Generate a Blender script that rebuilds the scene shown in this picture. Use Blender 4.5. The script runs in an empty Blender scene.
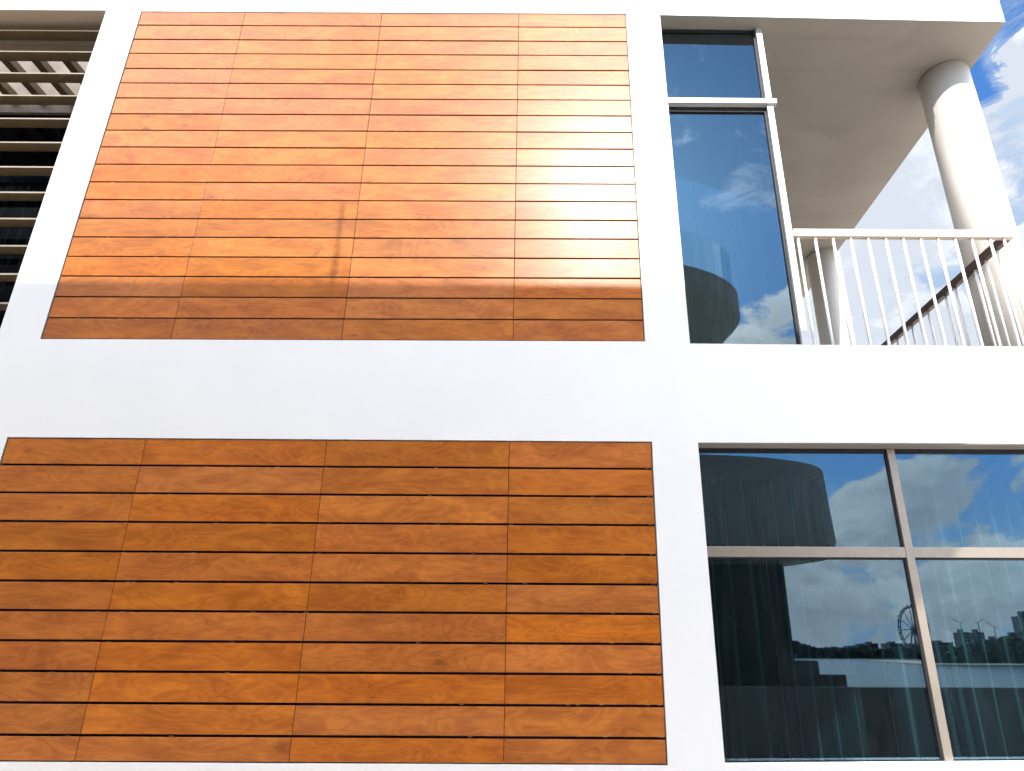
import bpy, bmesh, math, random
from mathutils import Vector, Matrix
from mathutils.geometry import tessellate_polygon
R = math.radians
S = bpy.context.scene
COL = S.collection
random.seed(7)

# ---------------------------------------------------------------- camera
cam_d = bpy.data.cameras.new('camera'); cam = bpy.data.objects.new('camera', cam_d); COL.objects.link(cam)
cam_d.sensor_width = 36; cam_d.lens = 22.6306
cam_d.shift_x = -0.0353; cam_d.shift_y = 0.0299
cam_d.clip_start = 0.05; cam_d.clip_end = 6000
ax = Vector((0.99997526, -0.00653701, 0.00259609)); ay = Vector((-0.00469418, -0.34538252, 0.93845025)); az = -Vector((0.00523801, 0.93843923, 0.34540467))
m = Matrix((ax, ay, az)).transposed().to_4x4(); m.translation = (0, -4.8, 1.6)
cam.matrix_world = m
S.camera = cam
# ---------------------------------------------------------------- light
SX, SZ = 0.115, 0.774                    # direction towards the sun: (SX, -1, SZ)
sdir = Vector((SX, -1, SZ)).normalized()
SUN_EL = math.asin(sdir.z); SUN_AZ = math.atan2(sdir.x, sdir.y)   # from +Y clockwise
sun_d = bpy.data.lights.new('sun', 'SUN'); sun = bpy.data.objects.new('sun', sun_d); COL.objects.link(sun)
sun_d.energy = 2.0; sun_d.angle = R(0.55); sun_d.color = (1.0, 0.95, 0.88)
sun.rotation_euler = (-sdir).to_track_quat('-Z', 'Y').to_euler(); sun.location = (5, -20, 20)
S.view_settings.view_transform = 'Standard'; S.view_settings.look = 'None'
S.view_settings.exposure = 1.55; S.view_settings.gamma = 1; S.view_settings.use_curve_mapping = False
S.render.engine = 'CYCLES'
SKY = 0.15
CLEAR1 = (0.545, 0.49, 0.70); CLEAR2 = (0.520, 0.578, 0.629)
CLOUD_W, CLOUD_E = 0.33, 0.80          # amount of cloud towards the sea / behind the house

world = bpy.data.worlds.new('World'); S.world = world; world.use_nodes = True
def N(nt, t, **kw):
    n = nt.nodes.new(t)
    for k, v in kw.items():
        if k.startswith('i_'):
            n.inputs[k[2:].replace('_', ' ')].default_value = v
        else: setattr(n, k, v)
    return n
def L(nt, a, b): nt.links.new(a, b)
def math_n(nt, op, a, b=None, c=None, clamp=False):
    n = nt.nodes.new('ShaderNodeMath'); n.operation = op; n.use_clamp = clamp
    for i, v in enumerate((a, b, c)):
        if v is None: continue
        if isinstance(v, (int, float)): n.inputs[i].default_value = v
        else: nt.links.new(v, n.inputs[i])
    return n.outputs[0]
def mixc(nt, f, a, b, mode='MIX'):
    n = nt.nodes.new('ShaderNodeMix'); n.data_type = 'RGBA'; n.blend_type = mode
    for sock, v in ((n.inputs[0], f), (n.inputs[6], a), (n.inputs[7], b)):
        if isinstance(v, (int, float, tuple)): sock.default_value = v if not isinstance(v, tuple) or len(v) == 4 else (*v, 1)
        else: nt.links.new(v, sock)
    return n.outputs[2]
def maprange(nt, v, a, b, c=0.0, d=1.0, smooth=True):
    n = nt.nodes.new('ShaderNodeMapRange'); n.interpolation_type = 'SMOOTHSTEP' if smooth else 'LINEAR'
    for i, x in enumerate((v, a, b, c, d)):
        if isinstance(x, (int, float)): n.inputs[i].default_value = x
        else: nt.links.new(x, n.inputs[i])
    return n.outputs[0]

def build_sky():
    nt = world.node_tree; nt.nodes.clear()
    out = N(nt, 'ShaderNodeOutputWorld'); bg = N(nt, 'ShaderNodeBackground'); L(nt, bg.outputs[0], out.inputs[0])
    sky = N(nt, 'ShaderNodeTexSky'); sky.sky_type = 'NISHITA'; sky.sun_disc = False
    sky.sun_elevation = SUN_EL; sky.sun_rotation = SUN_AZ
    sky.air_density = 1.0; sky.dust_density = 0.6; sky.ozone_density = 2.2
    tc = N(nt, 'ShaderNodeTexCoord')
    nrm = N(nt, 'ShaderNodeVectorMath', operation='NORMALIZE'); L(nt, tc.outputs['Generated'], nrm.inputs[0])
    sep = N(nt, 'ShaderNodeSeparateXYZ'); L(nt, nrm.outputs[0], sep.inputs[0])
    # flat-based clouds: squash the direction vertically near the horizon
    mp = N(nt, 'ShaderNodeMapping'); mp.inputs['Scale'].default_value = (1.0, 1.0, 1.75); mp.inputs['Location'].default_value = (3.1, 1.7, 0.4)
    L(nt, nrm.outputs[0], mp.inputs[0])
    def fbm(vec, sc, det, rough, dist=0.0):
        n = N(nt, 'ShaderNodeTexNoise'); n.inputs['Scale'].default_value = sc; n.inputs['Detail'].default_value = det
        n.inputs['Roughness'].default_value = rough; n.inputs['Distortion'].default_value = dist
        L(nt, vec, n.inputs['Vector']); return n.outputs[0]
    base = fbm(mp.outputs[0], 4.8, 11, 0.60, 0.25)
    off = N(nt, 'ShaderNodeVectorMath', operation='ADD'); off.inputs[1].default_value = (0.012, -0.03, 0.085); L(nt, mp.outputs[0], off.inputs[0])
    lit = fbm(off.outputs[0], 4.8, 8, 0.60, 0.25)
    wisp = fbm(mp.outputs[0], 7.0, 8, 0.62, 0.9)
    # more cloud behind the house (+Y) and low over the sea, clearer high towards the sun
    side = maprange(nt, sep.outputs[1], -0.25, 0.45, CLOUD_W, CLOUD_E)
    low = maprange(nt, sep.outputs[2], 0.14, 0.46, 0.34, 0.0)
    amount = math_n(nt, 'ADD', side, low)
    # one cumulus bank over the sea
    dv = N(nt, 'ShaderNodeVectorMath', operation='DISTANCE'); L(nt, nrm.outputs[0], dv.inputs[0]); dv.inputs[1].default_value = Vector((0.45, -1, 0.50)).normalized()
    amount = math_n(nt, 'ADD', amount, maprange(nt, dv.outputs['Value'], 0.08, 0.19, 0.60, 0.0))
    dh = N(nt, 'ShaderNodeVectorMath', operation='DISTANCE'); L(nt, nrm.outputs[0], dh.inputs[0]); dh.inputs[1].default_value = Vector((0.36, -1, 0.82)).normalized()
    amount = math_n(nt, 'SUBTRACT', amount, maprange(nt, dh.outputs['Value'], 0.10, 0.19, 0.28, 0.0))
    # clear gaps behind the balcony
    clear = 0.0
    for d, r0, r1 in ((CLEAR1, 0.01, 0.075), (CLEAR2, 0.0, 0.035)):
        hv = N(nt, 'ShaderNodeVectorMath', operation='DISTANCE'); L(nt, nrm.outputs[0], hv.inputs[0]); hv.inputs[1].default_value = Vector(d).normalized()
        hd = math_n(nt, 'ADD', hv.outputs['Value'], math_n(nt, 'MULTIPLY', math_n(nt, 'SUBTRACT', wisp, 0.5), 0.22))
        gap = maprange(nt, hd, r0, r1, 0.7, 0.0)
        amount = math_n(nt, 'SUBTRACT', amount, gap); clear = math_n(nt, 'MAXIMUM', clear, gap)
    high = maprange(nt, sep.outputs[2], 0.74, 0.86, 0.0, 0.35)  # unseen overhead cloud, added as neutral fill light for the facade
    wide = maprange(nt, math_n(nt, 'ABSOLUTE', math_n(nt, 'SUBTRACT', sep.outputs[0], 0.25)), 0.38, 0.62, 0.0, 0.35)  # unseen cloud out to the sides, added for the same fill
    amount = math_n(nt, 'ADD', amount, math_n(nt, 'MAXIMUM', high, wide))
    thr = math_n(nt, 'SUBTRACT', 0.72, math_n(nt, 'MULTIPLY', amount, 0.42))
    dens = maprange(nt, base, thr, math_n(nt, 'ADD', thr, 0.055))
    wd = math_n(nt, 'MULTIPLY', maprange(nt, wisp, 0.52, 0.78), 0.35)
    dens = math_n(nt, 'MAXIMUM', dens, wd)
    # self shade: thick bases grey, tops and edges bright
    diff = math_n(nt, 'SUBTRACT', base, lit)
    bright = maprange(nt, diff, -0.05, 0.06)
    core = maprange(nt, base, thr, math_n(nt, 'ADD', thr, 0.26), 1.0, 0.35)
    br = math_n(nt, 'MULTIPLY', math_n(nt, 'ADD', math_n(nt, 'MULTIPLY', bright, 0.5), 0.5), core)
    br = math_n(nt, 'MAXIMUM', br, maprange(nt, sep.outputs[1], 0.0, 0.3, 0.0, 0.60))
    cc = mixc(nt, br, (4.1, 4.5, 5.3), (12.6, 12.2, 11.7))
    dim = maprange(nt, sep.outputs[1], -0.2, 0.5, 1.05, 0.138)
    elev = maprange(nt, sep.outputs[2], 0.36, 0.85, 0.38, 2.1)  # low cloud dimmed; the added high fill cloud brightened
    dim = math_n(nt, 'MULTIPLY', dim, maprange(nt, sep.outputs[1], -0.1, 0.2, elev, 1.15, False))
    cc = mixc(nt, 1.0, cc, dim, 'MULTIPLY')
    cc = mixc(nt, maprange(nt, sep.outputs[1], 0.0, 0.3), cc, mixc(nt, 1.0, cc, (0.92, 1.0, 1.12), 'MULTIPLY'))
    skyc = mixc(nt, 1.0, sky.outputs[0], (0.20, 0.36, 0.52), 'MULTIPLY')
    pale = math_n(nt, 'MULTIPLY', maprange(nt, sep.outputs[1], -0.1, 0.3), math_n(nt, 'SUBTRACT', 0.92, math_n(nt, 'MULTIPLY', clear, 1.3), clamp=True))
    skyc = mixc(nt, pale, skyc, mixc(nt, maprange(nt, wisp, 0.35, 0.65), (0.84, 1.12, 1.52), (1.16, 1.36, 1.60)))
    skyc = mixc(nt, math_n(nt, 'MULTIPLY', maprange(nt, sep.outputs[1], 0.1, -0.1), maprange(nt, sep.outputs[2], 0.0, 0.34, 0.85, 0.0)), skyc, (2.1, 2.75, 3.7))
    mixd = mixc(nt, math_n(nt, 'MULTIPLY', dens, 0.94), skyc, cc)
    mixd = mixc(nt, 1.0, mixd, (1.28, 1.28, 1.28), 'MULTIPLY')
    L(nt, mixd, bg.inputs[0]); bg.inputs[1].default_value = SKY
build_sky()

# ---------------------------------------------------------------- materials
def mat(name, color, rough=0.6, metal=0.0, noise=None, bump=None, coat=0, coat_rough=0.1, spec=0.5):
    m = bpy.data.materials.new(name); m.use_nodes = True; nt = m.node_tree; p = nt.nodes['Principled BSDF']
    p.inputs['Base Color'].default_value = (*color, 1); p.inputs['Roughness'].default_value = rough; p.inputs['Metallic'].default_value = metal
    p.inputs['Coat Weight'].default_value = coat; p.inputs['Coat Roughness'].default_value = coat_rough
    p.inputs['Specular IOR Level'].default_value = spec
    geo = N(nt, 'ShaderNodeNewGeometry')
    if noise:
        sc, amt, col2 = noise
        n = N(nt, 'ShaderNodeTexNoise'); n.inputs['Scale'].default_value = sc; n.inputs['Detail'].default_value = 7; n.inputs['Roughness'].default_value = 0.6
        L(nt, geo.outputs['Position'], n.inputs['Vector'])
        f = maprange(nt, n.outputs[0], 0.35, 0.7, 0, amt)
        L(nt, mixc(nt, f, color, col2), p.inputs['Base Color'])
        L(nt, maprange(nt, n.outputs[0], 0.3, 0.7, rough * 0.85, min(1, rough * 1.15)), p.inputs['Roughness'])
    if bump:
        sc, st = bump
        n = N(nt, 'ShaderNodeTexNoise'); n.inputs['Scale'].default_value = sc; n.inputs['Detail'].default_value = 5
        L(nt, geo.outputs['Position'], n.inputs['Vector'])
        b = N(nt, 'ShaderNodeBump'); b.inputs['Strength'].default_value = st; b.inputs['Distance'].default_value = 0.01
        L(nt, n.outputs[0], b.inputs['Height']); L(nt, b.outputs[0], p.inputs['Normal'])
    return m

M = {}
M['white'] = mat('white_render', (0.80, 0.80, 0.80), 0.75, noise=(1.3, 0.5, (0.76, 0.765, 0.77)), bump=(90, 0.12))
M['white_metal'] = mat('white_painted_metal', (0.78, 0.77, 0.74), 0.4, bump=(30, 0.03))
M['cream_metal'] = mat('cream_painted_metal', (0.58, 0.48, 0.38), 0.42, bump=(30, 0.03))
M['cream_render'] = mat('cream_render', (0.74, 0.69, 0.61), 0.7, bump=(80, 0.1))
M['lining'] = mat('beige_lining', (0.46, 0.38, 0.29), 0.6)
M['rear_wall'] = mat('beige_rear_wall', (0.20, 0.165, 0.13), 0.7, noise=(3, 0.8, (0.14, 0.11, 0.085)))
M['dark_brown'] = mat('dark_brown_paint', (0.075, 0.045, 0.032), 0.45)
M['louvre'] = mat('bronze_louvre_paint', (0.15, 0.108, 0.062), 0.4, noise=(6, 0.4, (0.125, 0.09, 0.05)))
M['frame'] = mat('champagne_aluminium', (0.37, 0.31, 0.255), 0.34, metal=0.5, noise=(14, 0.4, (0.33, 0.275, 0.225)))
M['frame_white'] = mat('silver_aluminium', (0.55, 0.525, 0.515), 0.4, metal=0.3, noise=(14, 0.3, (0.50, 0.48, 0.47)))
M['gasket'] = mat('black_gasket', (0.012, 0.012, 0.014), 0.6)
M['backing'] = mat('dark_backing_board', (0.012, 0.008, 0.006), 0.8, noise=(20, 0.5, (0.008, 0.006, 0.005)))
M['trim'] = mat('grey_bronze_trim', (0.23, 0.22, 0.19), 0.5, metal=0.3)
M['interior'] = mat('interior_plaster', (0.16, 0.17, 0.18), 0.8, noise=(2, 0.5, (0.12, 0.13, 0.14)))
M['grey_render'] = mat('grey_render', (0.22, 0.25, 0.245), 0.85, noise=(3, 0.6, (0.18, 0.205, 0.20)), bump=(40, 0.2))
M['parapet'] = mat('grey_wall_render', (0.10, 0.095, 0.095), 0.85, noise=(4, 0.6, (0.075, 0.07, 0.07)), bump=(40, 0.2))
M['dark_stone'] = mat('dark_stone', (0.20, 0.20, 0.20), 0.8, noise=(5, 0.8, (0.13, 0.13, 0.13)), bump=(30, 0.3))
M['black_stone'] = mat('black_stone', (0.04, 0.045, 0.045), 0.8, noise=(5, 0.8, (0.02, 0.025, 0.022)), bump=(30, 0.3))
M['paving'] = mat('pale_paving', (0.62, 0.56, 0.49), 0.8, noise=(2.2, 0.7, (0.54, 0.48, 0.42)), bump=(50, 0.2))
M['far_block'] = mat('far_concrete', (0.16, 0.18, 0.20), 0.9, noise=(0.05, 0.6, (0.10, 0.12, 0.14)))
M['far_green'] = mat('far_foliage', (0.035, 0.05, 0.045), 0.95, noise=(0.15, 0.8, (0.06, 0.07, 0.06)))
M['sand'] = mat('sand', (0.46, 0.38, 0.28), 0.9, noise=(0.1, 0.6, (0.4, 0.33, 0.25)))
M['far_metal'] = mat('far_steel', (0.16, 0.19, 0.23), 0.6)

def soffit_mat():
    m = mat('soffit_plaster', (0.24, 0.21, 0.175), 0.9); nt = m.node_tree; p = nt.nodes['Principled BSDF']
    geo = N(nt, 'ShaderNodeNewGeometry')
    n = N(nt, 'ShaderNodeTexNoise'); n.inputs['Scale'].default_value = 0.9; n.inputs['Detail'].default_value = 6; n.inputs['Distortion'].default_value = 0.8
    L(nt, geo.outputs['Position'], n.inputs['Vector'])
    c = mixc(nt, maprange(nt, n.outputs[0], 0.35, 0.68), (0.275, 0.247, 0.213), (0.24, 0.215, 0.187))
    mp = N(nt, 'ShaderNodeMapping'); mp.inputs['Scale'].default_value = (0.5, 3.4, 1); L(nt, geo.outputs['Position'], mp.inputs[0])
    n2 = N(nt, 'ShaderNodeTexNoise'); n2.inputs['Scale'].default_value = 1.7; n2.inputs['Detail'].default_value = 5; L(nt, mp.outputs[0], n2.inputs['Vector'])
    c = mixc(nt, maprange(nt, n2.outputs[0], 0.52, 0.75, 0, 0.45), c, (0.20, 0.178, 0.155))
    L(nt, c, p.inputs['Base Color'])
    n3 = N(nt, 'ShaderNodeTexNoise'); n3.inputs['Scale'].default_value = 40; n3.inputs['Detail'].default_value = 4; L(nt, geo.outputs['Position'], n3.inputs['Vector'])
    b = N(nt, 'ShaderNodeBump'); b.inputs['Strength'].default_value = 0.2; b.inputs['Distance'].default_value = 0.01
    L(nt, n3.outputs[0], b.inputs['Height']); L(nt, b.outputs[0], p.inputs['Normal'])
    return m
M['soffit'] = soffit_mat()

def wood_mat(name, dark, mid, light, coat, coat_rough):
    m = bpy.data.materials.new(name); m.use_nodes = True; nt = m.node_tree; p = nt.nodes['Principled BSDF']
    geo = N(nt, 'ShaderNodeNewGeometry'); at = N(nt, 'ShaderNodeAttribute', attribute_name='board')   # r, g, b random per board
    sh = N(nt, 'ShaderNodeVectorMath', operation='SCALE'); sh.inputs['Scale'].default_value = 37.0; L(nt, at.outputs['Vector'], sh.inputs[0])
    ad = N(nt, 'ShaderNodeVectorMath', operation='ADD'); L(nt, geo.outputs['Position'], ad.inputs[0]); L(nt, sh.outputs[0], ad.inputs[1])
    def nz(scl, sc, det, ro, dist):
        mp = N(nt, 'ShaderNodeMapping'); mp.inputs['Scale'].default_value = scl; L(nt, ad.outputs[0], mp.inputs[0])
        n = N(nt, 'ShaderNodeTexNoise'); n.inputs['Scale'].default_value = sc; n.inputs['Detail'].default_value = det
        n.inputs['Roughness'].default_value = ro; n.inputs['Distortion'].default_value = dist
        L(nt, mp.outputs[0], n.inputs['Vector']); return n.outputs[0]
    sw = nz((1.0, 1.0, 3.2), 1.6, 2, 0.5, 1.4)            # broad swirl field
    rings = math_n(nt, 'PINGPONG', math_n(nt, 'MULTIPLY', sw, 7.5), 0.5)
    rings = maprange(nt, rings, 0.0, 0.5)
    fine = nz((2.0, 1.0, 42.0), 3.0, 6, 0.65, 0.6)        # fine fibre
    blotch = nz((1.0, 1.0, 3.0), 2.6, 4, 0.55, 0.4)
    knot = nz((1.0, 1.0, 2.2), 3.4, 3, 0.5, 0.3)
    f = math_n(nt, 'ADD', math_n(nt, 'MULTIPLY', rings, 0.36), math_n(nt, 'MULTIPLY', maprange(nt, blotch, 0.3, 0.7), 0.64))
    c = mixc(nt, f, dark, light)
    c = mixc(nt, 0.15, c, mid)
    c = mixc(nt, maprange(nt, fine, 0.40, 0.72, 0, 0.28), c, tuple(x * 0.55 for x in dark))
    c = mixc(nt, maprange(nt, knot, 0.66, 0.78, 0, 0.55), c, tuple(x * 0.35 for x in dark))
    sep = N(nt, 'ShaderNodeSeparateColor'); L(nt, at.outputs['Color'], sep.inputs[0])
    hsv = N(nt, 'ShaderNodeHueSaturation')
    L(nt, c, hsv.inputs['Color'])
    L(nt, maprange(nt, sep.outputs[0], 0, 1, 0.498, 0.502, False), hsv.inputs['Hue'])
    L(nt, maprange(nt, sep.outputs[1], 0, 1, 0.87, 1.07, False), hsv.inputs['Value'])
    L(nt, maprange(nt, sep.outputs[2], 0, 1, 0.975, 1.02, False), hsv.inputs['Saturation'])
    L(nt, hsv.outputs[0], p.inputs['Base Color'])
    p.inputs['Roughness'].default_value = 0.5; p.inputs['Specular IOR Level'].default_value = 0.08
    p.inputs['Coat Weight'].default_value = coat
    L(nt, maprange(nt, fine, 0.3, 0.7, coat_rough * 0.92, coat_rough * 1.1), p.inputs['Coat Roughness'])
    b = N(nt, 'ShaderNodeBump'); b.inputs['Strength'].default_value = 0.08; b.inputs['Distance'].default_value = 0.004
    L(nt, fine, b.inputs['Height']); L(nt, b.outputs[0], p.inputs['Normal'])
    return m
M['wood'] = wood_mat('varnished_timber', (0.315, 0.084, 0.0145), (0.455, 0.132, 0.020), (0.57, 0.182, 0.029), 0.43, 0.30)

def glass_mat(name, refl, base, trans, ior=1.5):
    m = bpy.data.materials.new(name); m.use_nodes = True; nt = m.node_tree; nt.nodes.clear()
    out = N(nt, 'ShaderNodeOutputMaterial'); g = N(nt, 'ShaderNodeBsdfGlossy'); g.inputs['Roughness'].default_value = 0.0
    g.inputs['Color'].default_value = (*refl, 1)
    t = N(nt, 'ShaderNodeBsdfTransparent'); t.inputs[0].default_value = (*trans, 1)
    fr = N(nt, 'ShaderNodeFresnel'); fr.inputs[0].default_value = ior
    fac = math_n(nt, 'ADD', math_n(nt, 'MULTIPLY', fr.outputs[0], 1.0 - base), base, clamp=True)
    mx = N(nt, 'ShaderNodeMixShader'); L(nt, fac, mx.inputs[0]); L(nt, t.outputs[0], mx.inputs[1]); L(nt, g.outputs[0], mx.inputs[2])
    geo = N(nt, 'ShaderNodeNewGeometry')
    n = N(nt, 'ShaderNodeTexNoise'); n.inputs['Scale'].default_value = 0.8; n.inputs['Detail'].default_value = 1; L(nt, geo.outputs['Position'], n.inputs['Vector'])
    b = N(nt, 'ShaderNodeBump'); b.inputs['Strength'].default_value = 0.05; b.inputs['Distance'].default_value = 0.01
    L(nt, n.outputs[0], b.inputs['Height']); L(nt, b.outputs[0], g.inputs['Normal'])
    mp = N(nt, 'ShaderNodeMapping'); mp.inputs['Scale'].default_value = (9, 9, 0.7); L(nt, geo.outputs['Position'], mp.inputs[0])
    dn = N(nt, 'ShaderNodeTexNoise'); dn.inputs['Scale'].default_value = 3; dn.inputs['Detail'].default_value = 8; dn.inputs['Roughness'].default_value = 0.7; L(nt, mp.outputs[0], dn.inputs['Vector'])
    sp = N(nt, 'ShaderNodeTexNoise'); sp.inputs['Scale'].default_value = 150; sp.inputs['Detail'].default_value = 2; L(nt, geo.outputs['Position'], sp.inputs['Vector'])
    dust = math_n(nt, 'ADD', maprange(nt, dn.outputs[0], 0.45, 0.8, 0.001, 0.018), maprange(nt, sp.outputs[0], 0.74, 0.82, 0.0, 0.008))
    df = N(nt, 'ShaderNodeBsdfDiffuse'); df.inputs[0].default_value = (0.5, 0.6, 0.65, 1)
    m2 = N(nt, 'ShaderNodeMixShader'); L(nt, dust, m2.inputs[0]); L(nt, mx.outputs[0], m2.inputs[1]); L(nt, df.outputs[0], m2.inputs[2])
    L(nt, m2.outputs[0], out.inputs[0]); return m
M['glass_up'] = glass_mat('blue_solar_glass', (0.72, 0.90, 1.0), 0.13, (0.22, 0.30, 0.33))
M['glass_low'] = glass_mat('grey_solar_glass', (0.62, 0.80, 0.95), 0.09, (0.50, 0.64, 0.67))
M['glass_dark'] = glass_mat('dark_glass', (0.5, 0.6, 0.6), 0.06, (0.02, 0.02, 0.02))
M['glass_black'] = glass_mat('black_glass', (0.08, 0.09, 0.09), 0.02, (0.02, 0.02, 0.02), 1.2)
M['glass_rail'] = glass_mat('clear_rail_glass', (0.9, 1.0, 1.0), 0.04, (0.86, 0.93, 0.92))

def water_mat():
    m = mat('sea_water', (0.03, 0.11, 0.15), 0.18); nt = m.node_tree; p = nt.nodes['Principled BSDF']
    geo = N(nt, 'ShaderNodeNewGeometry'); n = N(nt, 'ShaderNodeTexNoise'); n.inputs['Scale'].default_value = 0.6; n.inputs['Detail'].default_value = 8
    L(nt, geo.outputs['Position'], n.inputs['Vector'])
    b = N(nt, 'ShaderNodeBump'); b.inputs['Strength'].default_value = 0.5; b.inputs['Distance'].default_value = 0.15
    L(nt, n.outputs[0], b.inputs['Height']); L(nt, b.outputs[0], p.inputs['Normal'])
    return m
M['water'] = water_mat()
def curtain_mat():
    m = bpy.data.materials.new('sheer_teal_fabric'); m.use_nodes = True; nt = m.node_tree; nt.nodes.clear()
    out = N(nt, 'ShaderNodeOutputMaterial'); d = N(nt, 'ShaderNodeBsdfDiffuse'); t = N(nt, 'ShaderNodeBsdfTranslucent'); s = N(nt, 'ShaderNodeBsdfTransparent')
    d.inputs[0].default_value = (0.72, 0.84, 0.84, 1); t.inputs[0].default_value = (0.5, 0.6, 0.6, 1)
    a = N(nt, 'ShaderNodeMixShader'); a.inputs[0].default_value = 0.35; L(nt, d.outputs[0], a.inputs[1]); L(nt, t.outputs[0], a.inputs[2])
    lw = N(nt, 'ShaderNodeLayerWeight'); lw.inputs[0].default_value = 0.5; b = N(nt, 'ShaderNodeMixShader'); L(nt, maprange(nt, lw.outputs['Facing'], 0.0, 0.9, 0.20, 0.9), b.inputs[0]); L(nt, s.outputs[0], b.inputs[1]); L(nt, a.outputs[0], b.inputs[2])
    L(nt, b.outputs[0], out.inputs[0]); return m
M['curtain'] = curtain_mat()

# ---------------------------------------------------------------- mesh helpers
def box(bm, x0, x1, y0, y1, z0, z1):
    v = [bm.verts.new(p) for p in ((x0,y0,z0),(x1,y0,z0),(x1,y1,z0),(x0,y1,z0),(x0,y0,z1),(x1,y0,z1),(x1,y1,z1),(x0,y1,z1))]
    return [bm.faces.new([v[i] for i in f]) for f in ((0,3,2,1),(4,5,6,7),(0,1,5,4),(1,2,6,5),(2,3,7,6),(3,0,4,7))]
def hexa(bm, b, t):                    # bottom quad, top quad (same winding)
    v = [bm.verts.new(p) for p in list(b) + list(t)]
    for f in ((0,3,2,1),(4,5,6,7),(0,1,5,4),(1,2,6,5),(2,3,7,6),(3,0,4,7)): bm.faces.new([v[i] for i in f])
def bar(bm, a, b, r, n=10):            # round bar
    a = Vector(a); b = Vector(b); d = (b - a).normalized()
    u = d.cross(Vector((0, 0, 1)) if abs(d.z) < .9 else Vector((1, 0, 0))).normalized(); w = d.cross(u)
    ring = lambda c: [bm.verts.new(c + (u * math.cos(2*math.pi*i/n) + w * math.sin(2*math.pi*i/n)) * r) for i in range(n)]
    p, q = ring(a), ring(b)
    for i in range(n):
        f = bm.faces.new((p[i], p[(i+1) % n], q[(i+1) % n], q[i])); f.smooth = True
    bm.faces.new(p[::-1]); bm.faces.new(q)
def loft(bm, loops, cap=True, smooth=False):
    vs = [[bm.verts.new(p) for p in l] for l in loops]; n = len(vs[0])
    for a, b in zip(vs, vs[1:]):
        for i in range(n):
            f = bm.faces.new((a[i], a[(i+1) % n], b[(i+1) % n], b[i])); f.smooth = smooth
    if cap: bm.faces.new(vs[0][::-1]); bm.faces.new(vs[-1])
def plate(bm, loops, y0, y1):          # facade plate: outline + holes in (x, z), thickness y0..y1
    tris = tessellate_polygon([[Vector((x, z, 0)) for x, z in l] for l in loops])
    flat = [p for l in loops for p in l]
    F = [bm.verts.new((x, y0, z)) for x, z in flat]; B = [bm.verts.new((x, y1, z)) for x, z in flat]
    for t in tris:
        bm.faces.new([F[i] for i in t]); bm.faces.new([B[i] for i in reversed(t)])
    k = 0
    for l in loops:
        n = len(l)
        for i in range(n):
            a, b = k + i, k + (i + 1) % n; bm.faces.new((F[a], F[b], B[b], B[a]))
        k += n
def obj(name, bm, material, parent=None, bevel=0, kind=None):
    bmesh.ops.recalc_face_normals(bm, faces=bm.faces)
    me = bpy.data.meshes.new(name); bm.to_mesh(me); bm.free(); me.materials.append(material)
    o = bpy.data.objects.new(name, me); COL.objects.link(o)
    if parent: o.parent = parent
    if bevel:
        b = o.modifiers.new('bevel', 'BEVEL'); b.width = bevel; b.segments = 2; b.limit_method = 'ANGLE'
    if kind: o['kind'] = kind
    return o
def mk(name, material, parent, *boxes, bevel=0):
    bm = bmesh.new()
    for b in boxes: box(bm, *b)
    return obj(name, bm, material, parent, bevel)
def thing(name, label, cat, loc=(0, 0, 0), group=None):
    o = bpy.data.objects.new(name, None); COL.objects.link(o); o.location = loc; o['label'] = label; o['category'] = cat
    if group: o['group'] = group
    return o
def tag(o, label, cat, group=None):
    o['label'] = label; o['category'] = cat
    if group: o['group'] = group
    return o

# ================================================================ setting
bm = bmesh.new(); box(bm, -60, 60, -19, 30, -3.5, 0); obj('ground', bm, M['paving'], kind='structure')
bm = bmesh.new()
v = [bm.verts.new(p) for p in ((-4000, 3500, -2.5), (-4000, -5000, -2.5), (4000, -5000, -2.5), (4000, 3500, -2.5))]; bm.faces.new(v)
obj('sea', bm, M['water'], kind='structure')

# ================================================================ the house
house = thing('house', 'white rendered modern house with varnished timber panels, dark windows and a corner balcony', 'house')
LO = [(-12, 7.80), (-4.527, 7.796), (-4.530, 4.028), (-12, 4.02)]
UP = [(-4.171, 7.783), (0.822, 7.803), (0.832, 4.032), (-4.175, 4.025)]
LP = [(-4.196, 3.173), (0.842, 3.159), (0.828, 0.902), (-4.190, 0.918)]
LW = [(1.202, 3.153), (4.30, 3.158), (4.30, 0.930), (1.207, 0.906)]
outer = [(-13, -0.02), (4.752, -0.02), (4.752, 3.998), (1.203, 4.015), (1.170, 7.789), (4.735, 7.728), (4.762, 8.60), (-13, 8.60)]
T = 0.10
bm = bmesh.new(); plate(bm, [outer, LO, UP, LP, LW], 0.0, T)
obj('wall', bm, M['white'], house)
zs = lambda x: 7.786 - (x - 1.17) * (0.061 / 3.565)
# slabs and inner walls behind the facade
bm = bmesh.new()
hexa(bm, [(1.172, 0.003, zs(1.17)), (4.732, 0.003, zs(4.735)), (4.732, T+.001, zs(4.735)), (1.172, T+.001, zs(1.17))], [(1.172, 0.003, zs(1.17)+.0025), (4.732, 0.003, zs(4.735)+.0025), (4.732, T+.001, zs(4.735)+.0025), (1.172, T+.001, zs(1.17)+.0025)])
hexa(bm, [(1.172, T+.001, zs(1.17)), (4.732, T+.001, zs(4.735)), (4.732, 8, zs(4.735)), (1.172, 8, zs(1.17))], [(1.17, T+.001, 8.59), (4.760, T+.001, 8.59), (4.760, 8, 8.59), (1.17, 8, 8.59)])
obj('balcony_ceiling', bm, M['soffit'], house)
mk('balcony_floor', M['parapet'], house, (1.22, 4.74, T + .01, 7.9, 3.931, 3.95))
mk('floor_slab', M['white'], house, (1.2, 4.745, T, 8, 3.157, 3.93), (-4.40, 1.2, 0.16, 8, 3.20, 3.93))
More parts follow.
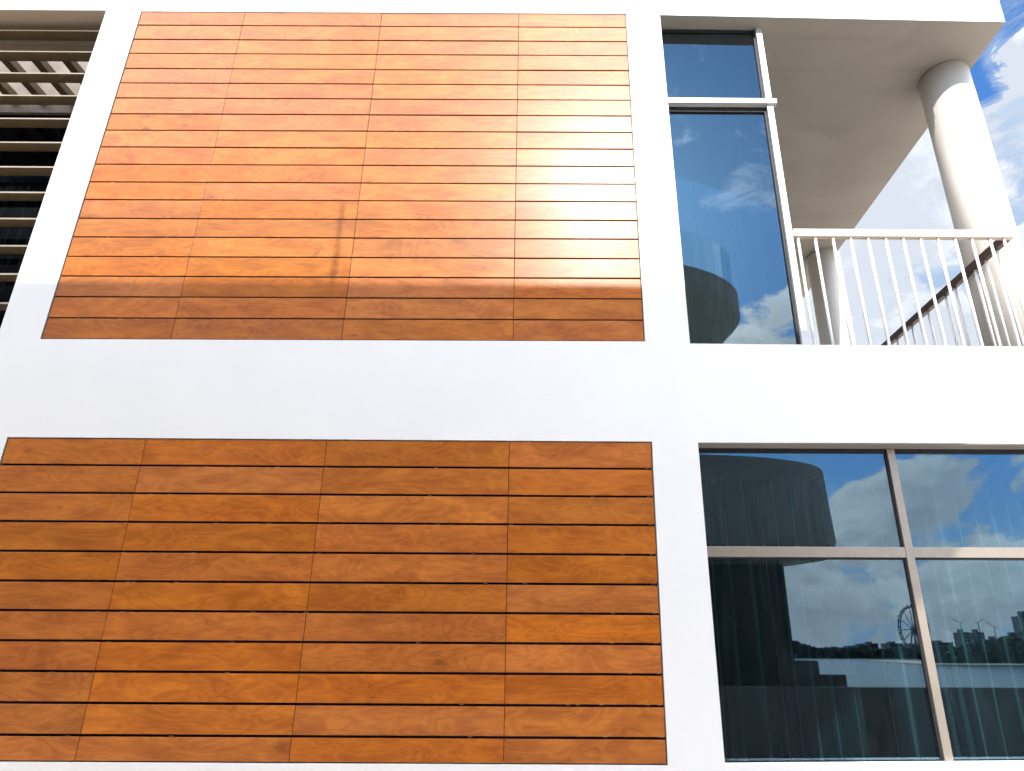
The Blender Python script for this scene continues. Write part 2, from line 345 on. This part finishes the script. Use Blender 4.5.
mk('roof_slab', M['white'], house, (-4.42, 1.17, 0.16, 8, 7.81, 8.5))
for b in (
   (-4.52, -4.42, T, 8, 3.93, 8.5), (2.15, 2.22, 0.30, 5.0, 3.93, 7.72), (0.95, 1.05, 0.16, 5.0, 3.93, 7.80), (1.05, 2.15, 4.9, 5.0, 3.93, 7.76),
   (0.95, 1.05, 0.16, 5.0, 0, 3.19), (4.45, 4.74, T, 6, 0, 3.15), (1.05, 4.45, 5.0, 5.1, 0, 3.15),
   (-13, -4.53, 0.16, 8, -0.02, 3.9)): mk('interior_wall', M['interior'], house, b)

# timber panels ------------------------------------------------
def timber_panel(zs_, quad, seams_t, seams_b):
    (xl1, zt), (xr1, zt2), (xr0, zb2), (xl0, zb) = quad
    zmid = (zt + zt2) / 2; zlow = (zb + zb2) / 2
    bm = bmesh.new(); lay = bm.loops.layers.float_color.new('board')
    G = 0.0068 if len(zs_) > 15 else 0.0085; PG = 0.009
    def xat(t, b, z): f = (z - zlow) / (zmid - zlow); return b + (t - b) * f
    n = len(zs_) - 1
    for i in range(n):
        z1, z0 = zs_[i], zs_[i+1]
        g1 = PG if i == 0 else G; g0 = PG if i == n - 1 else G
        bt = [xl1 + PG] + list(seams_t) + [xr1 - PG]; bb = [xl0 + PG] + list(seams_b) + [xr0 - PG]
        for k in range(4):
            rnd = [random.random() for _ in range(3)] + [1]
            s0 = 0 if k == 0 else 0.0022; s1 = 0 if k == 3 else 0.0022
            # the outline of the opening is very slightly out of square, the boards follow it
            tilt = lambda x, z: z + ((zt2 - zt) * (x - xl1) / (xr1 - xl1) - (zt2 - zt) / 2) * (z - zlow) / (zmid - zlow) + ((zb2 - zb) * (x - xl0) / (xr0 - xl0) - (zb2 - zb) / 2) * (1 - (z - zlow) / (zmid - zlow))
            pts = []
            for z in (z0 + g0, z1 - g1):
                a = xat(bt[k], bb[k], z) + s0; b = xat(bt[k+1], bb[k+1], z) - s1
                pts.append((a, b, z))
            y = 0.006 + random.uniform(-0.0012, 0.0012); y2 = 0.014; tl = random.uniform(-0.0016, 0.0016)
            (a0, b0, zz0), (a1, b1, zz1) = pts
            v = [bm.verts.new(p) for p in ((a0,y,tilt(a0,zz0)),(b0,y+tl,tilt(b0,zz0)),(b0,y2,tilt(b0,zz0)),(a0,y2,tilt(a0,zz0)),(a1,y-tl,tilt(a1,zz1)),(b1,y,tilt(b1,zz1)),(b1,y2,tilt(b1,zz1)),(a1,y2,tilt(a1,zz1)))]
            for f in ((0,3,2,1),(4,5,6,7),(0,1,5,4),(1,2,6,5),(2,3,7,6),(3,0,4,7)):
                fc = bm.faces.new([v[j] for j in f])
                for lp in fc.loops: lp[lay] = rnd
    p = obj('timber_panel', bm, M['wood'], house, bevel=0.0018)
    mk('backing_board', M['backing'], p, (xl0 + .0005, xr0 - .0005, 0.034, 0.095, zb + .001, zt2 + .01))
    bm = bmesh.new()                   # small fixing clips seen in the joints
    for i in range(1, n):
        for x in [random.uniform(xl0 + .1, xr0 - .1) for _ in range(5)] + [xr0 - 0.03]:
            box(bm, x - 0.014, x + 0.014, 0.016, 0.033, zs_[i] - 0.004, zs_[i] + 0.001)
    obj('fixing_clip', bm, M['trim'], p)['kind'] = 'stuff'
    e = 0.004
    for a, b in (((xr1, zt2), (xr0, zb2)), ((xl1, zt), (xl0, zb))):
        bm = bmesh.new(); s = -1 if a[0] > 0 else 1
        q = [(b[0], 0.001, b[1]), (b[0] + s*e, 0.001, b[1]), (b[0] + s*e, 0.03, b[1]), (b[0], 0.03, b[1])]
        t = [(a[0], 0.001, a[1]), (a[0] + s*e, 0.001, a[1]), (a[0] + s*e, 0.03, a[1]), (a[0], 0.03, a[1])]
        hexa(bm, q, t); obj('edge_trim', bm, M['trim'], p)
    return p
zu = [7.793, 7.603, 7.407, 7.217, 7.017, 6.827, 6.637, 6.439, 6.239, 6.038, 5.837, 5.636, 5.439, 5.235, 5.038, 4.836, 4.637, 4.434, 4.231, 4.029]
zl = [3.166, 2.945, 2.726, 2.508, 2.289, 2.076, 1.871, 1.668, 1.469, 1.269, 1.071, 0.910]
timber_panel(zu, UP, (-3.104, -1.698, -0.286), (-3.103, -1.691, -0.267))['label'] = 'upper timber panel of nineteen rows, glaring white at its right side'
timber_panel(zl, LP, (-3.115, -1.704, -0.277), (-3.102, -1.687, -0.263))['label'] = 'lower timber panel of wider darker boards'

# upper window -------------------------------------------------
win = mk('window', M['frame_white'], house, (2.192, 2.250, 0.115, 0.20, 3.955, 7.764))      # right jamb is the main mullion
win['label'] = 'tall narrow blue window beside the balcony'
mk('transom', M['frame_white'], win, (1.176, 2.285, 0.090, 0.149, 6.712, 6.772), bevel=0.002)
mk('frame', M['gasket'], win, (1.176, 2.191, 0.150, 0.19, 7.745, 7.766), (1.176, 1.200, 0.150, 0.19, 3.95, 7.744), (2.170, 2.191, 0.150, 0.19, 3.95, 7.744), (1.201, 2.169, 0.152, 0.19, 6.66, 6.715))
for a, b in ((3.95, 6.66), (6.715, 7.745)):
    mk('pane', M['glass_up'], win, (1.198, 2.172, 0.168, 0.174, a - .002, b + .002))

# lower window -------------------------------------------------
yw = 0.108
win2 = mk('window', M['frame'], house, (2.738, 2.797, yw, 0.1235, 0.90, 3.145))
win2['label'] = 'wide dark window of four panes on the ground floor'
mk('transom', M['frame'], win2, (1.202, 2.737, yw + .003, 0.19, 2.284, 2.362), bevel=0.002)
mk('transom', M['frame'], win2, (2.798, 4.30, yw + .003, 0.19, 2.284, 2.362), bevel=0.002)
mk('frame', M['gasket'], win2, (1.202, 4.30, 0.126, 0.19, 3.110, 3.145), (1.202, 1.212, 0.128, 0.19, 0.88, 3.109), (4.28, 4.30, 0.128, 0.19, 0.88, 3.109),
   (2.722, 2.795, 0.124, 0.19, 0.9, 3.109), (1.213, 2.721, 0.125, 0.19, 2.270, 2.283), (2.797, 4.279, 0.125, 0.19, 2.270, 2.283))  # black mullion core stands in for the shade on its left side face
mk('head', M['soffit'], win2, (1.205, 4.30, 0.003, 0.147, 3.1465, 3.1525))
for x0, x1 in ((1.210, 2.724), (2.793, 4.282)):
    for z0, z1 in ((0.88, 2.275), (2.355, 3.113)):
        mk('pane', M['glass_low'], win2, (x0, x1, 0.134, 0.140, z0, z1))

# balcony columns ---------------------------------------------
for cx, cy in ((4.50, 0.70), (4.56, 4.20)):
    bm = bmesh.new(); n = 64
    loft(bm, [[(cx + .25*math.cos(2*math.pi*i/n), cy + .25*math.sin(2*math.pi*i/n), z) for i in range(n)] for z in (3.932, 7.722)], smooth=True)
    c = obj('column', bm, M['cream_render'], house)
    c['label'] = 'round white column at the balcony corner' if cy < 1 else 'round column further back on the balcony'

# balcony railing ---------------------------------------------
ZT = 5.235
rail = mk('railing', M['cream_metal'], house, (2.252, 4.262, 0.098, 0.150, ZT - .078, ZT), bevel=0.003)
rail['label'] = 'cream balcony railing with round white balusters'
mk('side_handrail', M['dark_brown'], rail, (4.205, 4.262, 0.151, 4.0, ZT - .078, ZT), bevel=0.003)
for x in (2.296, 2.454, 2.616, 2.776, 2.936, 3.096, 3.256, 3.415, 3.573, 3.730, 3.885, 4.050, 4.178):
    bm = bmesh.new(); bar(bm, (x, 0.125, 3.931), (x, 0.125, ZT - .079), 0.0130); obj('baluster', bm, M['white_metal'], rail)
for k in range(22):
    y = 0.30 + k * 0.165
    bm = bmesh.new(); bar(bm, (4.234, y, 3.931), (4.234, y, ZT - .079), 0.0135); obj('baluster', bm, M['white_metal'], rail)
bm = bmesh.new(); bar(bm, (4.262, 0.62, ZT - .06), (4.262, 0.62, ZT - .16), 0.012); bar(bm, (4.235, 0.62, ZT - .15), (4.29, 0.64, ZT - .15), 0.014); obj('bracket', bm, M['white_metal'], rail)

# louvred screen ----------------------------------------------
screen = mk('louvre_screen', M['lining'], house, (-12, -4.545, 0.331, 0.42, 7.71, 7.80))
mk('lining', M['lining'], screen, (-12, -4.531, 0.003, 0.101, 7.788, 7.7955), (-12, -4.531, 0.1015, 0.33, 7.788, 7.95))
screen['label'] = 'bronze louvred screen at the left end of the upper storey'
for k in range(13):
    z = 7.656 - k * 0.2925
    bm = bmesh.new(); w = 0.112
    hexa(bm, [(-12, 0.115, z - .022), (-4.534, 0.115, z - .022), (-4.534, 0.115 + w, z - .022), (-12, 0.115 + w, z - .022)],
             [(-12, 0.120, z), (-4.534, 0.120, z), (-4.534, 0.115 + w, z), (-12, 0.115 + w, z)])
    obj('louvre_blade', bm, M['louvre'], screen, bevel=0.002)
for k in range(22):
    x = -4.62 - k * 0.335
    mk('joist', M['louvre'], screen, (x - .045, x + .045, 0.43, 1.11, 7.70, 7.79))
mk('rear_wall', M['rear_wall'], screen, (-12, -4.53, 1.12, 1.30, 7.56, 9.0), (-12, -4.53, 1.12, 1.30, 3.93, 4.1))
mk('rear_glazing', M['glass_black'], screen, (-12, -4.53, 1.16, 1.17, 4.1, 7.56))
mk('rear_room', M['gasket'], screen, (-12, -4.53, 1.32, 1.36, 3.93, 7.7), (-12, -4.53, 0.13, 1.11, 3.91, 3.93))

# curtains -----------------------------------------------------
def curtain(x0, x1, label, seed, zz=(3.02, 2.2, 1.3, 0.06), grp='sheer curtains behind the ground floor window'):
    rr = random.Random(seed); bm = bmesh.new(); n = int((x1 - x0) / 0.012); ph = [rr.uniform(0, 6.28) for _ in range(5)]
    rows = []
    for j, z in enumerate(zz):
        row = []
        for i in range(n + 1):
            x = x0 + (x1 - x0) * i / n
            a = 0.050 * math.sin(x * 47 + ph[0] + 1.2 * math.sin(x * 3.1 + ph[1])) + 0.02 * math.sin(x * 57 + ph[2]) + 0.03 * math.sin(x * 8 + ph[3])
            a *= (0.6, 0.9, 1.05, 1.1)[j]
            row.append(bm.verts.new((x + 0.01 * j * math.sin(x * 9 + ph[4]), 0.62 + a, z)))
        rows.append(row)
    for a, b in zip(rows, rows[1:]):
        for i in range(n):
            f = bm.faces.new((a[i], a[i+1], b[i+1], b[i])); f.smooth = True
    return tag(obj('curtain', bm, M['curtain']), label, 'curtain', grp)
curtain(1.30, 2.45, 'sheer teal curtain hanging behind the left panes of the wide lower window', 3)
curtain(2.70, 4.25, 'sheer teal curtain hanging behind the right panes of the wide lower window', 5)

curtain(1.24, 2.02, 'sheer curtain hanging behind the tall narrow upper window', 9, (7.6, 6.4, 5.2, 3.97), None)

# ================================================================ the curved building opposite (seen in the glass)
opp = thing('curved_building', 'grey curved building with rounded overhanging terraces, mirrored in the window glass', 'building', (0, -8, 0))
def ol(cx, B0, rx, ry, n, xl, z, ins=0.0, steps=28):
    pts = [(xl, -(B0 + ins))]
    for i in range(steps + 1):
        t = math.pi * i / steps; s, c = math.sin(t), math.cos(t)
        X = cx + max(rx - ins, .1) * abs(s) ** (2/n) * (1 if s >= 0 else -1)
        B = B0 + ry - (ry - ins) * (1 if c >= 0 else -1) * abs(c) ** (2/n)
        pts.append((X, -B))
    pts.append((xl, -(B0 + 2*ry - ins)))
    return [(x, y + 8, z) for x, y in pts]
def sub(name, material, parent, loops, smooth=False):
    bm = bmesh.new(); loft(bm, loops, smooth=smooth); return obj(name, bm, material, parent)
U = (1.1, 5.262, 3.0, 1.70, 2.0); H = 8.652
sub('terrace', M['grey_render'], opp, [ol(*U, -14, z, i) for z, i in ((6.3, 1.9), (7.3, 0.75), (8.05, 0.06), (8.15, 0.0), (H, 0.0))])['label'] = 'top terrace with a flared underside'
Lw = (1.75, 4.95, 3.35, 1.5, 2.3)
sub('terrace', M['dark_stone'], opp, [ol(*Lw, -14, z, i) for z, i in ((3.08, 0.6), (3.16, 0.1), (3.4, 0.0), (4.66, 0.05))])['label'] = 'lower terrace with a dark curved parapet'
def rail_glass(P, z0, z1, inset):
    bm = bmesh.new(); a = ol(*P, -14, z0, inset); b = ol(*P, -14, z1, inset); n = len(a) - 18
    va = [bm.verts.new(p) for p in a[:n]]; vb = [bm.verts.new(p) for p in b[:n]]
    for i in range(n - 1): bm.faces.new((va[i], va[i+1], vb[i+1], vb[i]))
    g = obj('glass_balustrade', bm, M['glass_rail'], opp)
    bm = bmesh.new()
    bar(bm, (-1.22, -(P[1] + inset) + 8.02, z0), (-1.22, -(P[1] + inset) + 8.02, z1), 0.02, 8)
    o = obj('post', bm, M['far_metal'], g)
rail_glass(U, H, H + 0.86, 0.06); rail_glass(Lw, 4.66, 5.5, 0.12)
mk('wall', M['black_stone'], opp, (-14, 4.25, -1.5, 1.45, 0, 3.25), (-14, 2.9, -1.5, 1.4, 3.251, 7.2))
mk('window', M['glass_dark'], opp, (-13, 2.6, 1.405, 1.475, 4.9, 7.1))

par = mk('parapet_wall', M['parapet'], None, (-20, 30, -4.78, -4.5, 0, 1.165))
par.location = (0, 0, 0)
tag(par, 'long low grey wall between the house and the sea, mirrored in the lower window', 'wall')
st = mk('stepped_wall', M['parapet'], None, (3.85, 4.22, -5.9, -5.5, 0, 1.50), (4.22, 4.62, -5.9, -5.5, 0, 1.30), (3.6, 3.85, -5.9, -5.5, 0, 1.66))
tag(st, 'short stepped grey wall end behind the long low wall, mirrored in the lower window', 'wall')

# ================================================================ far shore
def far(sx, sz, Ld): return (sx * Ld, 4.8 - Ld, 1.6 + sz * Ld)
FB = -2.5
bm = bmesh.new()                       # low land
pts = [(-900, -700), (100, -690), (260, -700), (400, -720), (560, -700), (1200, -640), (1400, -1300), (-900, -1300)]
loft(bm, [[(x, y, FB - 1) for x, y in pts], [(x, y, FB + 1.0) for x, y in pts]])
obj('far_land', bm, M['far_green'], kind='structure')
bm = bmesh.new()
pts = [(150, -262), (175, -255), (215, -262), (330, -270), (500, -260), (500, -420), (200, -420), (170, -330)]
loft(bm, [[(x, y, FB - 1) for x, y in pts], [(x, y, FB + .5) for x, y in pts]])
obj('beach', bm, M['sand'], kind='structure')
def block(sx0, sx1, sz, Ld, label, group=None, depth=20, crown=None):
    x0, y, z = far(sx0, sz, Ld); x1 = sx1 * Ld
    t = thing('apartment_block', label, 'building', ((x0 + x1) / 2, y, FB), group)
    w = (x1 - x0) / 2; h = z - FB
    mk('wall', M['far_block'], t, (-w, w, -depth, 0, 0, h))
    mk('roof', M['far_metal'], t, (-w * .5, w * .3, -depth * .7, -depth * .3, h, h + 0.12 * h))
    bm = bmesh.new(); nf = max(2, int(h / 4))
    for i in range(nf): box(bm, -w * .9, w * .9, 0.02, 0.3, (i + .35) * h / nf, (i + .75) * h / nf)
    obj('window', bm, M['glass_dark'], t)
    return t
for a, b, s, l in ((.4197, .4419, .0087, 'low long block on the far shore left of the taller pair'), (.4442, .461, .0095, 'low flat block on the far shore, second from the left'),
                   (.4629, .4762, .0123, 'mid height block on the far shore beside the tallest of the left group'), (.4781, .4914, .0151, 'tallest block of the left group on the far shore'),
                   (.5091, .5282, .0153, 'square block on the far shore just left of the ferris wheel'), (.535, .560, .013, 'block on the far shore behind the foot of the ferris wheel'),
                   (.5698, .6023, .0167, 'long flat block on the far shore right of the mullion')):
    block(a, b, s, 720, l, 'buildings on the far shore')
def crane(x, y, z, h, s, label):
    t = thing('crane', label, 'crane', (x, y, z), 'tower cranes on the far shore')
    bm = bmesh.new(); bar(bm, (0, 0, 0), (0, 0, h), .6, 6); obj('mast', bm, M['far_metal'], t)
    bm = bmesh.new(); bar(bm, (-s * 4, 0, h * .93), (s * 9, 0, h * 1.35), .4, 6); obj('jib', bm, M['far_metal'], t)
for a, b, s, l in ((.6187, .6291, .0308, 'slim unfinished tower on the far shore, left of the two'), (.641, .6514, .0308, 'slim unfinished tower on the far shore, right of the two'), (.7121, .735, .0537, 'tallest tower on the far shore near the right edge of the glass')):
    block(a, b, s, 900, l, 'towers on the far shore')
for sx, sz, s, l in ((.619, .0308, -1, 'crane on top of the left unfinished tower'), (.646, .0308, 1, 'crane on top of the right unfinished tower'), (.668, .015, -1, 'crane standing behind the trees of the far shore')):
    p = far(sx, sz, 895); crane(p[0], p[1], p[2], 12 if sz > .02 else 20, s, l)

# ferris wheel
hub = Vector(far(.5475, .0348, 690)); hub_h = hub.z - FB; Rw = 21.5
fw = thing('ferris_wheel', 'large ferris wheel on the far shore, mirrored in the glass beside the mullion', 'ferris wheel', (hub.x, hub.y, FB)); fw.rotation_euler.z = R(83)
bm = bmesh.new(); n = 48
for yy in (-1.2, 1.2):
    for i in range(n):
        a, b = 2*math.pi*i/n, 2*math.pi*(i+1)/n
        bar(bm, (Rw*math.cos(a), yy, hub_h + Rw*math.sin(a)), (Rw*math.cos(b), yy, hub_h + Rw*math.sin(b)), .6, 5)
obj('rim', bm, M['far_metal'], fw)
for i in range(12):
    a = 2*math.pi*i/12; bm = bmesh.new(); bar(bm, (0, 0, hub_h), (Rw*math.cos(a), 0, hub_h + Rw*math.sin(a)), .45, 5); obj('spoke', bm, M['far_metal'], fw)
for s in (-1, 1):
    for y in (-3, 3):
        bm = bmesh.new(); bar(bm, (s * 9, y, 0), (0, y * .5, hub_h), .8, 6); obj('leg', bm, M['far_metal'], fw)
bm = bmesh.new(); bar(bm, (0, -2.5, hub_h), (0, 2.5, hub_h), 2.0, 12); obj('hub', bm, M['far_metal'], fw)
for i in range(24):
    a = 2*math.pi*(i+.5)/24; c = (1.06*Rw*math.cos(a), 0, hub_h + 1.06*Rw*math.sin(a)); mk('cabin', M['far_metal'], fw, (c[0]-.7, c[0]+.7, -.9, .9, c[2]-.8, c[2]+.8))

# distant woods: leaf clumps in one mass
def wood_mass(name, profile, Ld, dens, size, material):
    bm = bmesh.new(); rr = random.Random(11)
    for (sa, za), (sb, zb_) in zip(profile, profile[1:]):
        n = int((sb - sa) * Ld * dens)
        for _ in range(n):
            f = rr.random(); s = sa + (sb - sa) * f; top = 1.6 + (za + (zb_ - za) * f) * Ld
            hgt = FB + (top - FB) * rr.random() ** .6; x = s * Ld; y = 4.8 - Ld - rr.uniform(0, 14); r = size * rr.uniform(.5, 1.2)
            for q in range(5):
                c = Vector((x + rr.gauss(0, r), y + rr.gauss(0, r), min(hgt + rr.gauss(0, r * .6), top + r * .4)))
                u = Vector((rr.gauss(0, 1), rr.gauss(0, 1), rr.gauss(0, 1))).normalized(); w = u.orthogonal().normalized(); k = u.cross(w)
                bm.faces.new([bm.verts.new(c + (w * a + k * b) * r) for a, b in ((-1, -.7), (1, -.6), (.8, .8), (-.7, 1))])
    return obj(name, bm, material, kind='stuff')
w = wood_mass('far_woods', [(.30, .010), (.355, .011), (.3665, .0185), (.385, .012), (.3976, .0079), (.47, .005), (.54, .006), (.60, .005)], 690, 5, 1.7, M['far_green']); tag(w, 'dark low woods along the far shore', 'woods')
w = wood_mass('shore_trees', [(.590, .0), (.605, .004), (.63, .009), (.66, .014), (.70, .022), (.74, .030), (.80, .028)], 290, 12, 1.1, M['far_green']); tag(w, 'tree covered point behind the beach at the right of the glass', 'trees')
for i, (sa, sb, s) in enumerate(((.635, .648, .017), (.662, .676, .021), (.69, .712, .026))):
    block(sa, sb, s, 300, ('small pale block among the trees, left of three', 'pale block among the trees, middle of three', 'larger pale block among the trees, right of three')[i], 'blocks among the shore trees', 6)
